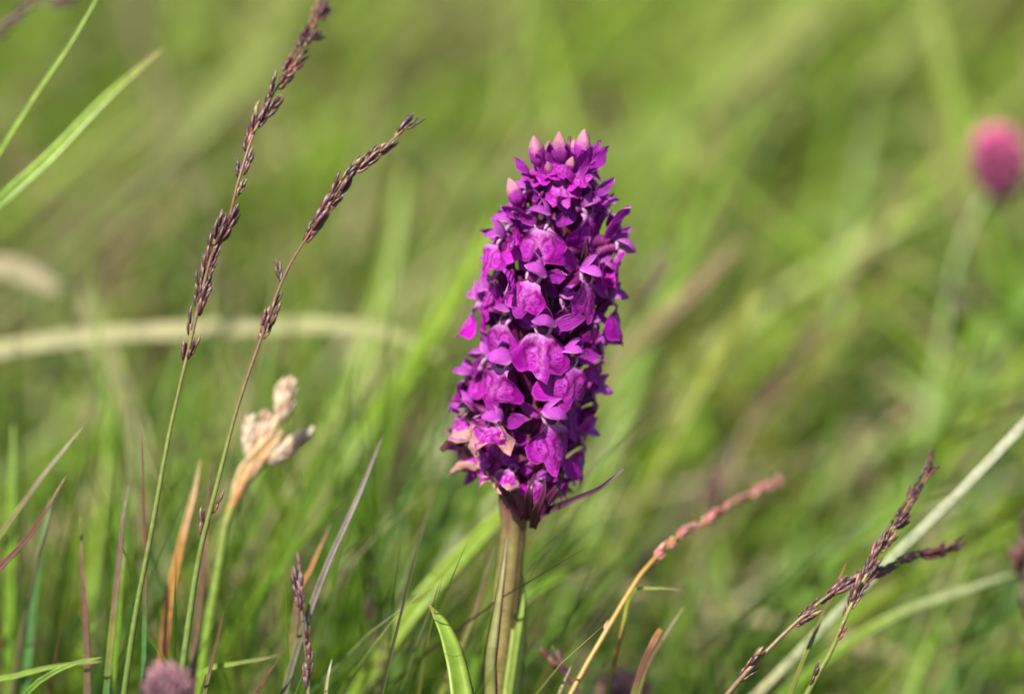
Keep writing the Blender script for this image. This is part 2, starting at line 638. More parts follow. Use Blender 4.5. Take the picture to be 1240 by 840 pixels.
def petal_mesh(name, mat, L, W, cup, bend, tip=0.5, seed=0, nu=9, nv=13, wave=0.1, wpow=0.75, twist=0.0, blunt=False):
    """spoon-shaped petal: base at the origin, grows along +Z, face towards +Y"""
    g = random.Random(seed)
    ph = g.uniform(0, 6)
    vs, cs, fs = [], [], []
    ang = 0.0
    p = Vector((0, 0, 0))
    for j in range(nv):
        v = j / (nv - 1)
        a = bend * v
        if j:
            p = p + Vector((0, math.sin(a), math.cos(a))) * (L / (nv - 1))
        nrm = Vector((0, math.cos(a), -math.sin(a)))
        wv = (math.sin(math.pi * min(1, v * 0.93 + 0.07) ** wpow) ** 0.8) * (1 - v ** 6 * tip) + 0.02
        if blunt:
            wv = max(0.04, (1 - abs(2 * v * 0.96 - 0.92) ** 3.2)) ** 0.62
        elif v > 0.97:
            wv = 0.03
        for i in range(nu):
            u = -1 + 2 * i / (nu - 1)
            hw = W / 2 * wv
            ct = math.cos(twist * v); st = math.sin(twist * v)
            x = u * hw
            y = cup * W * (u * u) * wv + wave * W * math.sin(u * 5 + v * 9 + ph) * v * 0.35 * abs(u)
            q = p + Vector((x * ct, 0, 0)) + nrm * (y + x * st)
            vs.append(q)
            e = max(abs(u), 0.0)
            cs.append((u * 0.5 + 0.5, v, e))
    for j in range(nv - 1):
        for i in range(nu - 1):
            fs.append((j * nu + i, j * nu + i + 1, (j + 1) * nu + i + 1, (j + 1) * nu + i))
    mb = MB(); mb.add(vs, fs, cs)
    return mb.mesh(name, mat)


def lip_mesh(seed, mat, crumple=0.0):
    g = random.Random(seed)
    rt = [(0, 1.02), (7, .98), (14, .86), (22, .92), (34, .96), (44, .88), (52, .70), (62, .42), (76, .20), (95, .13)]
    nphi, nt_ = 31, 15
    L = 6.9
    vs, cs, fs = [], [], []
    asym = g.uniform(-0.10, 0.10)
    wing = [g.uniform(0.3, 1.5), g.uniform(0.3, 1.5)]
    lobe = g.uniform(0.6, 1.6)
    pl, pk, ph0 = g.uniform(0.5, 0.9), g.uniform(4.2, 6.5), g.uniform(-.8, .8)
    kx = g.uniform(0.05, 0.10)
    a0 = g.uniform(0.7, 1.1); a1 = g.uniform(1.4, 1.75)
    sv = Vector((seed * 3.1, 0, 0))
    side = [g.uniform(0.85, 1.07), g.uniform(0.85, 1.07)]
    arc = [Vector((0, 0, 0))]
    for k in range(60):
        s = k / 59 * 1.15
        a = a0 + (a1 - a0) * min(1, s * 1.7) ** 0.9
        arc.append(arc[-1] + Vector((0, math.cos(a), -math.sin(a))) * (L * 1.15 / 59))
    for j in range(nt_):
        t = j / (nt_ - 1)
        for i in range(nphi):
            f = i / (nphi - 1)
            phi = -95 + 190 * f
            r = interp(rt, abs(phi)) * (side[0] if phi < 0 else side[1])
            r -= 0.07 * lobe * math.exp(-((abs(phi) - 15) / 5.0) ** 2) * t
            r *= 1 + (0.09 * mnoise.noise(Vector((phi * 0.07, 0, seed))) + 0.05 * mnoise.noise(Vector((phi * 0.25, 3, seed)))) * t
            s_ = t * r * math.cos(R(phi)); x = t * r * math.sin(R(phi)) * 0.90 + asym * t * t
            s_ += 0.10 * (1 - t) * 0  # throat
            sc_ = max(0, min(1.0, s_)) / 1.15 * 59
            k = int(sc_); fr = sc_ - k
            p = arc[k].lerp(arc[min(k + 1, 60)], fr)
            # a saddle: wings fold back, middle lies in a shallow groove
            back = kx * (x * L) ** 2 + 0.45 * wing[0 if x < 0 else 1] * max(0, abs(x * L) - 1.6) ** 1.5
            groove = -0.22 * math.exp(-(x * L / 0.9) ** 2) * min(1, t * 2)
            q = Vector((x * L * (1 - 0.05 * abs(x)), p.y - back * 0.9 + groove, p.z + (0.14 * back if s_ > 0 else 0)))
            nz = mnoise.noise(Vector((x * 4, s_ * 4, 0)) + sv)
            nz2 = mnoise.noise(Vector((x * 9, s_ * 9, 5)) + sv)
            q.y += (0.45 * nz * t + 0.30 * nz2 * t + pl * math.cos(R(phi) * pk + ph0) * t ** 1.4) * (1 + crumple * 2.5)
            q.x += crumple * 0.9 * mnoise.noise(Vector((x * 5, s_ * 5, 9)) + sv) * t
            q.z += crumple * 1.6 * mnoise.noise(Vector((x * 5, s_ * 5, 19)) + sv) * t + 0.18 * mnoise.noise(Vector((phi * 0.12, 2, seed))) * t
            if abs(phi) > 70:
                q.y -= 0.25 * t
            vs.append(q * MM)
            cs.append((x * 0.5 + 0.5, max(0, s_), t))
    for j in range(nt_ - 1):
        for i in range(nphi - 1):
            fs.append((j * nphi + i, j * nphi + i + 1, (j + 1) * nphi + i + 1, (j + 1) * nphi + i))
    mb = MB(); mb.add(vs, fs, cs)
    return mb.mesh('lip', mat)


LIPS = [lip_mesh(s, M['lip'], 0.08 * (s % 3)) for s in range(14)]
WLIPS = [lip_mesh(20 + s, M['withered'], 0.55 + 0.3 * s) for s in range(4)]
HOODS = [petal_mesh('hood', M['hood'], 5.8 * MM, 4.0 * MM, 0.36, 1.95 + 0.12 * s, 0.0, s, wave=0.14, blunt=True) for s in range(4)]
PETALS = [petal_mesh('petal', M['hood'], 4.6 * MM, 2.6 * MM, 0.32, 1.0 + 0.2 * s, 0.3, 10 + s, wave=0.1) for s in range(3)]
SEPALS = [petal_mesh('sepal', M['sepal'], (6.6 + 0.5 * s) * MM, 3.3 * MM, 0.16, (-0.6, 0.5, -0.2, 0.9)[s], 0.3, 20 + s,
                     nu=9, nv=15, wave=0.5, wpow=0.85, twist=(0.3, -0.5, 0.7, 0.1)[s]) for s in range(4)]
WSEPALS = [petal_mesh('sepal', M['withered'], 6 * MM, 2.4 * MM, 0.3, 1.8, 0.3, 30 + s, wave=0.7, twist=1.4) for s in range(2)]


def column_mesh():
    mb = MB()
    # the pale collar: two raised cheeks round the spur's mouth, and the anther cap above
    for sx in (-1, 1):
        path, ts = smooth([Vector((sx * 0.6, -0.9, 1.0)), Vector((sx * 0.95, -0.35, 0.6)), Vector((sx * 1.05, 0.0, 0.1)), Vector((sx * 0.8, 0.3, -0.7))], 3)
        tube(mb, [p * MM for p in path], [MM * (0.16 + 0.20 * math.sin(math.pi * t)) for t in ts], [lerp((0.34, 0.12, 0.34), (0.56, 0.38, 0.54), t) for t in ts], 7)
    path, ts = smooth([Vector((0, -0.9, 2.0)), Vector((0, -0.1, 1.75)), Vector((0, 0.35, 1.2)), Vector((0, 0.25, 0.7))], 3)
    tube(mb, [p * MM for p in path], [MM * (0.25 + 0.42 * math.sin(math.pi * min(1, t * 0.9 + 0.1))) for t in ts], [ramp([(0, (0.4, 0.08, 0.35)), (0.6, (0.55, 0.25, 0.40)), (0.85, (0.75, 0.42, 0.25)), (1, (0.4, 0.1, 0.15))], t) for t in ts], 8)
    return mb.mesh('column', M['leaf'])


def spur_mouth():
    mb = MB()
    path, ts = smooth([Vector((0, 0.25, 0.15)), Vector((0, -1.2, -0.6)), Vector((0, -3.2, -3.2)), Vector((0, -4.0, -6.4))], 4)
    tube(mb, [p * MM for p in path], [MM * (0.95 - 0.45 * t) for t in ts], [(0.5, t, 0.5) for t in ts], 9)
    return mb.mesh('spur', M['tube'])


def ovary_mesh():
    mb = MB()
    path, ts = smooth([Vector((0, -8.2, -7.0)), Vector((0, -6.6, -3.6)), Vector((0, -4.0, -0.4)), Vector((0, -0.6, 0.9))], 4)
    tube(mb, [p * MM for p in path], [MM * (0.6 + 0.65 * math.sin(math.pi * min(1, t * .9 + .1))) for t in ts], [(0.5, t, 0.5) for t in ts], 12,
         cross=lambda th, i: 1 + 0.13 * math.cos(3 * th + i * 0.5))
    return mb.mesh('flower', M['tube'])


COLUMN, SPUR, OVARY = column_mesh(), spur_mouth(), ovary_mesh()


def orient(base, d, n, scale=1.0, jit=0.0, g=rnd):
    """matrix that puts a petal's base there, its length along d, its face towards n (flower's mm frame)"""
    d = Vector(d).normalized(); n = Vector(n)
    n = (n - d * n.dot(d)).normalized()
    x = n.cross(d)
    m = Matrix((x, n, d)).transposed().to_4x4()
    j = Matrix.Rotation(g.gauss(0, jit), 4, 'X') @ Matrix.Rotation(g.gauss(0, jit), 4, 'Y') @ Matrix.Rotation(g.gauss(0, jit), 4, 'Z')
    return Matrix.Translation(Vector(base) * MM) @ m @ j @ Matrix.Diagonal((scale, scale, scale, 1))


def flower(mw, s, kind='fresh', spread=1.0, g=rnd, lipang=0.0, sep=1.0):
    """one flower (ovary) with its lip, hood, petals, sepals, spur and column; mw in world space"""
    o = link('flower', OVARY, orchid, OI @ mw @ Matrix.Diagonal((s, s, s, 1)))
    dry = kind == 'withered'
    lp = link('lip', g.choice(WLIPS[:2] if dry and s > 0.8 else WLIPS if dry else LIPS), o,
              Matrix.Translation((0, 0.2 * MM, -0.35 * MM)) @ Matrix.Rotation(lipang + g.gauss(0, 0.16), 4, 'X') @ Matrix.Rotation(g.gauss(0, 0.22), 4, 'Z')
              @ Matrix.Rotation(g.gauss(0, 0.13), 4, 'Y') @ Matrix.Diagonal((g.uniform(1.08, 1.3), 1, g.uniform(1.05, 1.25), 1)))
    if dry:
        lp['label'] = 'lip drying tan and curled at the rim'
    link('column', COLUMN, o)
    link('spur', SPUR, o)
    link('hood', g.choice(HOODS), o, orient((0, -1.6, 1.1), (0, 0.45, 0.9), (0, 1, -0.5), g.uniform(0.88, 1.05), 0.12, g))
    for sx in (-1, 1):
        link('petal', g.choice(PETALS), o, orient((sx * 1.0, -1.1, 0.8), (sx * 0.20, 0.25, 1), (-sx * 0.75, 0.6, -0.1), g.uniform(0.9, 1.1), 0.15, g))
        sm = WSEPALS if dry and g.random() < 0.6 else SEPALS
        link('sepal', g.choice(sm), o, orient((sx * 1.3, -2.0, 0.3), (sx * spread * g.uniform(0.8, 1.2), g.uniform(-0.65, -0.05), g.uniform(0.15, 0.75)),
                                              (-sx * 0.3, 1, -0.3), g.uniform(0.62, 0.88) * sep, 0.30, g))
    return o


def frame_at(py, yaw, rad_px, tilt=0.0, roll=0.0):
    a = axis(py)
    up = (axis(py - 20) - axis(py + 20)).normalized()
    fr = -FWD
    fr = (fr - up * fr.dot(up)).normalized()
    ri = up.cross(fr).normalized() * -1
    if ri.x < 0:
        ri = -ri
    outv = (ri * math.sin(yaw) + fr * math.cos(yaw)).normalized()
    pos = a + outv * rad_px * PXW * DIST
    x = outv.cross(up)
    m = Matrix((x, outv, up)).transposed().to_4x4()
    return Matrix.Translation(pos) @ m @ Matrix.Rotation(tilt, 4, 'X') @ Matrix.Rotation(roll, 4, 'Y')


def front(px, py, s=1.0, kind='fresh', tilt=0.0, roll=0.0, spread=1.0, dr=0, lipang=0.0):
    rad = interp(RAD, py) + dr
    off = (px - interp(AX, py)) / rad
    yaw = math.asin(max(-1, min(1, off)))
    if abs(off) > 1:
        rad *= abs(off)
    return flower(frame_at(py, yaw + rnd.gauss(0, .12), rad, tilt + rnd.gauss(0, .08), roll + rnd.gauss(0, .12)), s * rnd.uniform(.94, 1.06), kind, spread, lipang=lipang, sep=1.0 + 0.45 * max(0, abs(yaw) - 0.7))


front(683, 212, .74, tilt=0.35, spread=.8)
front(634, 236, .78, tilt=0.2)
front(712, 250, .88, tilt=0.1)
front(655, 271, .98, tilt=0.0, dr=6)
front(613, 283, .92)
front(645, 335, 1.0, dr=8)
front(706, 326, 1.02, dr=4, roll=-0.05)
front(598, 341, 1.0)
front(748, 292, .9, tilt=-0.1)
front(744, 352, .9)
front(664, 392, 1.02, dr=8)
front(610, 392, .95)
front(630, 440, 1.04, dr=8)
front(697, 424, 1.06, dr=7)
front(583, 450, 1.0)
front(667, 494, 1.04, dr=8)
front(597, 512, .92, 'withered', dr=7)
front(562, 512, .85, 'withered')
front(732, 412, .95)
front(722, 470, .9, lipang=-0.2)
front(708, 520, .95, lipang=-0.2)
front(617, 563, .55, 'withered', dr=-2)
front(556, 548, .6, 'withered', tilt=-0.4, dr=6)
front(588, 566, .5, 'withered', tilt=-0.3, dr=8)
front(690, 575, .45, 'withered', tilt=-0.4, lipang=-0.3)
front(655, 570, .55, tilt=-0.2, dr=-6)
front(567, 550, .72, 'withered', tilt=-0.3)
front(573, 385, .9)
front(598, 300, .8, tilt=0.2, dr=-4)
front(680, 360, .8, dr=-22)
front(738, 250, .75, tilt=0.3)
front(650, 232, .7, tilt=0.5, dr=-10)
front(700, 205, .65, tilt=0.8, dr=-4)
front(664, 200, .65, tilt=0.9, dr=-4)
for q in ((628, 262), (730, 318), (590, 372), (722, 388), (560, 472), (690, 472), (614, 530), (576, 536)):
    front(q[0], q[1], .8, dr=-14)
front(640, 540, .7, dr=-22, tilt=-0.2)
front(685, 560, .7, dr=-14, tilt=-0.3)
# the side away from the lens, by the plant's own spiral
k = 0
py = 215.0
while py < 560:
    yaw = math.pi + (k * 2.4 % 2.3) - 1.15
    flower(frame_at(py, yaw, interp(RAD, py), rnd.uniform(-0.1, 0.3)), interp([(200, .7), (300, .95), (520, 1.0)], py), 'fresh', 1.0)
    py += 15.5 if py < 500 else 20
    k += 1


def bud_mesh(seed):
    mb = MB()
    g = random.Random(seed)
    n = 12; sides = 15
    path = [Vector((0, 0.25 * math.sin(j / n * 2.4), j / n * 5.6)) * MM for j in range(n + 1)]
    rr = [MM * 1.28 * max(0.03, math.sin(math.pi * min(1.0, (j / n) ** 0.82 * 0.97 + 0.03)) ** 0.8) for j in range(n + 1)]
    tube(mb, path, rr, lambda i, th: (th / 6.2832, i / n, 0.5), sides, Vector((0, 1, 0)), 1.0,
         lambda th, i: 1 + 0.16 * math.cos(3 * th + i * 0.12) - 0.08 * math.cos(6 * th) + 0.06 * g.uniform(-1, 1))
    return mb.mesh('bud', M['bud'])


BUDS = [bud_mesh(s) for s in range(3)]
for px, py, s, roll, tilt, yaw in ((654, 203, .95, -0.16, .1, -.4), (680, 199, .98, -0.05, .1, 0), (705, 197, .98, 0.04, .1, .3), (628, 250, .9, -0.35, .1, -.9),
                                   (668, 196, .6, -.1, -.3, 2.9), (694, 194, .6, .1, -.3, 3.1),
                                   (688, 208, .6, .2, .5, 0), (667, 214, .6, -.2, .5, 0)):
    a = P(px, py, axd(py) - 0.003 * math.cos(yaw))
    m = Matrix.Translation(a) @ Matrix.Rotation(roll, 4, 'Y') @ Matrix.Rotation(tilt, 4, 'X') @ Matrix.Rotation(rnd.uniform(0, 6), 4, 'Z') @ Matrix.Diagonal((s, s, s, 1))
    link('bud', rnd.choice(BUDS), orchid, OI @ m)
# loose pointed sepals at the crown
for px, py, yw in ((664, 212, .5), (700, 212, .5), (645, 225, .5), (716, 226, .55), (684, 198, .5), (672, 204, .45), (700, 200, .45)):
    front(px, py, yw, tilt=0.9, dr=2)
for px, py, roll, s in ((714, 206, 0.8, .72), (640, 208, -0.9, .5), (712, 198, 0.45, .55), (722, 235, 0.9, .6), (634, 262, -1.1, .6), (665, 215, -0.4, .7), (697, 215, .35, .8), (672, 208, -.1, .75), (690, 208, .1, .7)):
    a = P(px, py, axd(py) - 0.003)
    m = Matrix.Translation(a) @ Matrix.Rotation(roll, 4, 'Y') @ Matrix.Rotation(rnd.uniform(2.6, 3.6), 4, 'Z') @ Matrix.Diagonal((s, s, s, 1))
    link('sepal', rnd.choice(SEPALS), orchid, OI @ m)

# stem with its ridges
ST = [(150, .2), (185, .3), (205, .9), (300, 2.0), (500, 2.7), (575, 3.1), (605, 2.9), (635, 1.95), (670, 1.95), (760, 2.15), (900, 2.4), (1500, 3)]
rows = list(range(165, 905, 14))
spath = [axis(y) if y < 880 else axis(880) for y in rows if y < 880]
low = spath[-1]
lt = (spath[-1] - spath[-4]).normalized()
bp = Vector(orchid.location)
for k in range(1, 12):
    f = k / 11
    spath.append(low.lerp(bp, f) + Vector((lt.x * 0.012 * math.sin(math.pi * f), 0, 0)))
n_ = len(spath)
srad = [interp(ST, 165 + 14 * i) * MM for i in range(n_)]
mb = MB()


def stemcol(i, th):
    y = 165 + 14 * i
    a = math.cos(5 * th + 0.6) * 0.5 + 0.5
    fade = min(1, max(0, (y - 590) / 60))
    c = lerp((0.13, 0.085, 0.04), (0.185, 0.155, 0.05), a ** 0.6)
    nz = mnoise.noise(Vector((math.cos(th) * 2, math.sin(th) * 2, y * 0.012)))
    c = lerp(c, (0.13, 0.045, 0.055), max(0, min(1, 0.8 * nz)))
    return lerp((0.11, 0.025, 0.05), c, fade)


tube(mb, spath, srad, stemcol, 40, Vector((0, -1, 0)), 1.0, lambda th, i: 1 + 0.055 * math.cos(5 * th + 0.6) + 0.02 * math.cos(13 * th))
mb.build('stem', M['stalk'], orchid, None).matrix_local = OI


def leafpart(name, px, widths, cols, normal, label=None, fold=0.35, ground_it=False, thick=0.06, mat='leaf'):
    pts = rooted(px) if ground_it else [P(*p) for p in px]
    path, ts = smooth(pts, 7)
    if ground_it:
        ts = vis(ts, 7)
    mb = MB()
    strap(mb, path, [interp(widths, t) * MM for t in ts], lambda i, x: cols(ts[i], x), normal, fold, thick)
    o = mb.build(name, M[mat], orchid)
    o.matrix_local = OI
    if label: o['label'] = label
    return o


TOCAM = Vector((0, -1, 0.3))
# clasping leaf on the left of the stem, green between purple edges
leafpart('leaf', [(594, 850, .004), (594, 800, .0035), (600, 755, .004), (608, 700, .005), (614, 650, .0062)],
         [(0, 2.6), (.35, 2.2), (.6, 1.5), (.85, .8), (1, .25)],
         lambda t, x: lerp((0.20, 0.22, 0.06), (0.12, 0.05, 0.05), min(1, abs(x) ** 2 * 1.1)), Vector((-0.45, -1, 0.1)),
         'clasping stem leaf, pale green with purple edges', -0.35, True)
leafpart('leaf', [(619, 900, .013), (620, 840, .013), (627, 780, .013), (630, 720, .0135), (629, 680, .0135)],
         [(0, 3.4), (.5, 3.0), (.75, 2.3), (.9, 1.4), (1, .2)],
         lambda t, x: lerp((0.28, 0.38, 0.07), (0.33, 0.42, 0.10), abs(x)), Vector((0.4, -1, 0.2)), 'upright bright green leaf behind the stem', 0.3, True)
leafpart('leaf', [(566, 900, -.004), (561, 850, -.003), (552, 800, -.001), (538, 760, 0), (519, 731, .001)],
         [(0, 4.2), (.35, 3.9), (.65, 3.1), (.85, 1.9), (1, .15)],
         lambda t, x: lerp(lerp((0.17, 0.27, 0.025), (0.24, 0.34, 0.05), abs(x)), (0.2, 0.08, 0.05), max(0, (t - .90) * 8 + max(0, abs(x) - .8) * .8)),
         Vector((0.5, -1, 0.35)), 'short bright green leaf with a brown tip beside the stem', 0.45, True)
for ax_px, yw_ in ((566, -1.2), (560, -.7), (572, -.25), (560, .2), (568, .65), (562, 1.1), (564, 2.0), (560, 2.8), (566, 3.6), (560, 4.4)):
    fm = frame_at(ax_px, yw_, 46, 0.0)
    link('ovary', OVARY, orchid, OI @ fm @ Matrix.Diagonal((.95, .62, .95, 1)))
# bracts
leafpart('bract', [(641, 633, .008), (655, 622, .006), (690, 607, .003), (722, 593, .001), (740, 580, 0), (757, 566, 0)],
         [(0, 1.5), (.25, 1.3), (.6, .85), (.85, .5), (1, .15)],
         lambda t, x: lerp((0.04, 0.012, 0.025), (0.15, 0.075, 0.095), max(0, min(1, (x + 0.2) * 1.2)) * (0.3 + 0.7 * math.sin(t * 9) ** 2)),  # highlights painted in: one side lighter, in bands along the bract
         Vector((0.3, -1, 0.9)), 'long dark purple bract sticking out to the right', 0.5)
brs = [((645, 640, .006), (650, 618, .0005), (658, 598, -.001), (660, 576, -.001), 1.6), ((634, 628, .005), (620, 606, .002), (606, 590, -.001), (598, 578, -.001), 1.5),
       ((640, 630, .005), (640, 606, .0), (642, 590, -.001), (648, 572, .001), 1.7), ((648, 632, .007), (664, 604, .004), (676, 588, .003), (684, 570, .004), 1.5)]
for a, b, c, d, wd in brs:
    leafpart('bract', [a, b, c, d], [(0, wd * .7), (.4, wd), (.8, wd * .5), (1, .15)],
             lambda t, x: lerp((0.07, 0.010, 0.04), (0.12, 0.022, 0.075), abs(x)), Vector((0, -1, 0.4)), None, 0.4)
for y in range(270, 530, 14):
    for yaw in (rnd.uniform(-1.4, 1.4), rnd.uniform(1.8, 4.4)):
        fm = frame_at(y + 60, yaw, 16)
        pth = [fm @ (Vector(q) * MM) for q in ((0, -0.5, -1), (0, 2.8, 2), (0, 4.2, 5.2), (0.4, 4.2, 8.2))]
        path, ts = smooth(pth, 4)
        mb = MB()
        strap(mb, path, [MM * interp([(0, 2.2), (.4, 2.9), (.8, 1.4), (1, .2)], t) for t in ts],
              lambda i, x: lerp((0.075, 0.018, 0.045), (0.13, 0.03, 0.07), abs(x)), -(fm.to_3x3() @ Vector((0, -1, 0.6))), 0.4, 0.06)
        mb.build('bract', M['leaf'], orchid).matrix_local = OI


# ---------------------------------------------------------------- seed heads
def lemma(mb, base, d, n, L, W, c0, c1, sides=6, rings=5):
    d = d.normalized()
    n = (n - d * n.dot(d)).normalized()
    path, rr, cc = [], [], []
    for j in range(rings + 1):
        t = j / rings
        path.append(base + d * L * t + n * (math.sin(t * math.pi) * W * 0.25))
        rr.append(max(W * 0.5 * math.sin(math.pi * (0.12 + 0.86 * t ** 0.9)) ** 0.85, W * 0.03))
        cc.append(lerp(c0, c1, max(0, (t - 0.55) / 0.45)))
    tube(mb, path, rr, cc, sides, n, 0.7)


def spikelet_mesh(seed, L, W, pal, tipc, nlem=4, mat='scale'):
    """grows along +Z, slender, lemmas overlapping like roof tiles"""
    g = random.Random(seed)
    mb = MB()
    for k in range(nlem):
        f = k / nlem
        sx = (-1) ** k
        base = Vector((sx * W * 0.10, g.uniform(-.1, .1) * W, L * f * 0.62))
        d = Vector((sx * g.uniform(0.04, 0.17), g.uniform(-0.06, 0.06), 1))
        c = g.choice(pal)
        lemma(mb, base, d, Vector((sx, 0.2, 0)), L * g.uniform(0.42, 0.58), W * g.uniform(0.55, 0.85), c, lerp(c, tipc, g.uniform(0.1, 0.7)))
    return mb.mesh('spikelet', M[mat])


DP = [(0.075, 0.022, 0.030), (0.10, 0.03, 0.03), (0.05, 0.018, 0.025), (0.14, 0.06, 0.04), (0.08, 0.03, 0.045)]
SP_DARK = [spikelet_mesh(s, 4.9 * MM, 1.0 * MM, DP, (0.28, 0.18, 0.12), 4) for s in range(5)]
SP_PINK = [spikelet_mesh(50 + s, 4.2 * MM, 1.3 * MM, [(0.42, 0.13, 0.13), (0.36, 0.10, 0.11), (0.48, 0.26, 0.22)], (0.6, 0.42, 0.35), 4) for s in range(4)]
SP_MIX = [spikelet_mesh(80 + s, 4.6 * MM, 1.0 * MM, DP + [(0.32, 0.23, 0.13), (0.2, 0.12, 0.06)], (0.42, 0.32, 0.2), 4) for s in range(4)]


def seedhead(name, label, cat, px, width, cols, spans, meshes, step=1.0, group='', spread=0.30, size=1.0, mixm=None, seed=1):
    """rooted stalk; SPANS = [(t0, t1)] along the pixel polyline's y or index carry spikelets"""
    g = random.Random(seed)
    pts = rooted(px)
    root = empty(name, pts[0], label, cat, group or None)
    I = Matrix.Translation(root.location).inverted()
    path, ts = smooth(pts, 10)
    ts = vis(ts, 10)
    mb = MB()
    tube(mb, path, [interp(width, t) * MM * 0.5 for t in ts], [ramp(cols, t) for t in ts], 8)
    mb.build('stalk', M['stalk'], root).matrix_local = I
    n0 = 4      # pixel points start here
    side = 1
    for a, b, dens in spans:             # a, b are positions in the pixel list (fractional index)
        i0, i1 = (a + n0) * 10, (b + n0) * 10
        length = sum((path[min(i + 1, len(path) - 1)] - path[i]).length for i in range(int(i0), min(int(i1), len(path) - 1)))
        cnt = max(1, int(length / (0.00145 * step) * dens))
        for k in range(cnt):
            f = (i0 + (i1 - i0) * (k + g.uniform(-.9, .9) + 1.2 * math.sin(k * 0.9 + seed)) / cnt)
            f = max(0, min(len(path) - 1.01, f))
            i = int(f)
            p = path[i].lerp(path[i + 1], f - i)
            t = (path[min(i + 2, len(path) - 1)] - path[max(i - 1, 0)]).normalized()
            side = -side if g.random() < 0.8 else side
            sdir = t.cross(-FWD).normalized() * side
            ang = g.uniform(-1.0, 1.0)
            sdir = (Quaternion(t, ang) @ sdir)
            d = (t + sdir * abs(g.gauss(spread * 0.35, spread * 0.45))).normalized()
            me = g.choice(meshes)
            if mixm and g.random() < mixm[1]:
                me = g.choice(mixm[0])
            x = sdir.cross(d).normalized()
            y = d.cross(x)
            m = Matrix((x, y, d)).transposed().to_4x4()
            s = size * g.uniform(0.6, 1.2)
            link('spikelet', me, root, I @ Matrix.Translation(p + sdir * 0.00035 * size) @ m @ Matrix.Rotation(g.uniform(0, 6.28), 4, 'Z') @ Matrix.Diagonal((s, s, s, 1)))
    return root


GST = [(0, (0.10, 0.15, 0.03)), (.32, (0.15, 0.18, 0.04)), (.48, (0.17, 0.11, 0.055)), (.8, (0.17, 0.07, 0.05)), (1, (0.25, 0.16, 0.10))]
seedhead('moor_grass', 'tallest dark purple grass seed head, leaving the top of the photo left of the orchid', 'grass seed head',
         [(150, 842, .002), (164, 745, .001), (184, 640, 0), (205, 525, 0), (231, 412, 0), (243, 360, 0), (258, 305, 0), (277, 265, .0), (288, 222, 0), (308, 160, .002), (336, 105, .005), (362, 62, .011), (390, 15, .019), (402, -25, .025)],
         [(0, 1.0), (.4, .55), (.7, .4), (1, .2)], GST, [(3.9, 4.9, 1.2), (5.0, 6.7, 2.0), (7.95, 9.1, .8), (9.3, 10.4, .9), (10.5, 12.9, 1.2)], SP_DARK, 0.82, 'dark grass seed heads', 0.30, 1.12, (SP_MIX, 0.3), 4)
seedhead('moor_grass', 'dark purple grass seed head with a pointed bent top, between the tallest one and the orchid', 'grass seed head',
         [(222, 800, .001), (240, 680, .001), (262, 590, 0), (287, 495, 0), (316, 410, 0), (344, 335, 0), (370, 290, 0), (396, 252, 0), (424, 212, 0), (458, 185, .001), (498, 148, .003)],
         [(0, 1.1), (.4, .6), (.7, .4), (1, .2)], GST, [(1.2, 2.15, .4), (3.95, 4.85, .85), (5.95, 8.1, 1.35), (8.1, 9.85, .85)], SP_DARK, 0.85, 'dark grass seed heads', 0.28, 1.08, (SP_MIX, 0.25), 9)
seedhead('moor_grass', 'dark seed head standing steepest at lower right, crossing in front of the others', 'grass seed head',
         [(976, 842, 0), (1005, 790, 0), (1027, 740, 0), (1048, 698, .001), (1074, 650, .003), (1100, 610, .007), (1128, 562, .012)],
         [(0, 1.0), (.4, .6), (.7, .4), (1, .2)], [(0, (0.12, 0.15, 0.03)), (.6, (0.2, 0.2, 0.05)), (1, (0.2, 0.14, 0.06))], [(.4, 1.3, .6), (1.9, 6, 1.9)], SP_DARK, 0.95, 'dark grass seed heads', 0.25, .9, (SP_MIX, 0.2), 12)
seedhead('moor_grass', 'dark seed head drooping to the right at lower right, with bare gap on its stalk', 'grass seed head',
         [(881, 840, -.001), (914, 803, -.001), (961, 756, 0), (1008, 717, .001), (1042, 700, .003), (1091, 678, .009), (1126, 671, .014), (1158, 660, .019)],
         [(0, .9), (.4, .5), (.7, .4), (1, .2)], [(0, (0.15, 0.1, 0.05)), (1, (0.2, 0.12, 0.06))], [(.1, 1.0, 1.0), (2, 7, 1.8)], SP_DARK, 0.95, 'dark grass seed heads', 0.22, .95, (SP_MIX, 0.15), 15)
seedhead('pink_grass', 'dusty pink grass seed head on an orange stalk, right of the orchid stem', 'grass seed head',
         [(690, 842, .004), (728, 774, .006), (765, 712, .009), (783, 687, .011), (819, 651, .018), (861, 627, .030), (897, 604, .045), (940, 583, .06)],
         [(0, .9), (.5, .65), (.7, .45), (1, .2)], [(0, (0.3, 0.2, 0.05)), (.6, (0.42, 0.22, 0.055)), (.75, (0.34, 0.25, 0.06)), (1, (0.4, 0.15, 0.12))],
         [(2.2, 2.9, .5), (3.1, 7, 1.9)], SP_PINK, 1.0, '', 0.22, .72, None, 18)
seedhead('moor_grass', 'dark purple seed head low in the photo behind a long grey blade, left of the orchid', 'grass seed head',
         [(374, 850, .003), (372, 800, .004), (367, 760, .004), (363, 715, .005), (361, 695, .006)],
         [(0, .8), (.7, .5), (1, .2)], [(0, (0.12, 0.12, 0.04)), (1, (0.12, 0.05, 0.06))], [(0, 4, 1.1)], SP_DARK, 1.1, 'dark grass seed heads', 0.22, .95, None, 21)
seedhead('moor_grass', 'faint dark seed head low in the photo, soft with blur, between the grey blade and the orchid', 'grass seed head',
         [(458, 830, .055), (453, 770, .055), (449, 730, .055), (448, 695, .055)],
         [(0, .8), (.7, .5), (1, .2)], [(0, (0.12, 0.12, 0.04)), (1, (0.12, 0.05, 0.06))], [(1, 3, 1.0)], SP_DARK, 1.1, 'dark grass seed heads', 0.2, 1, None, 22)
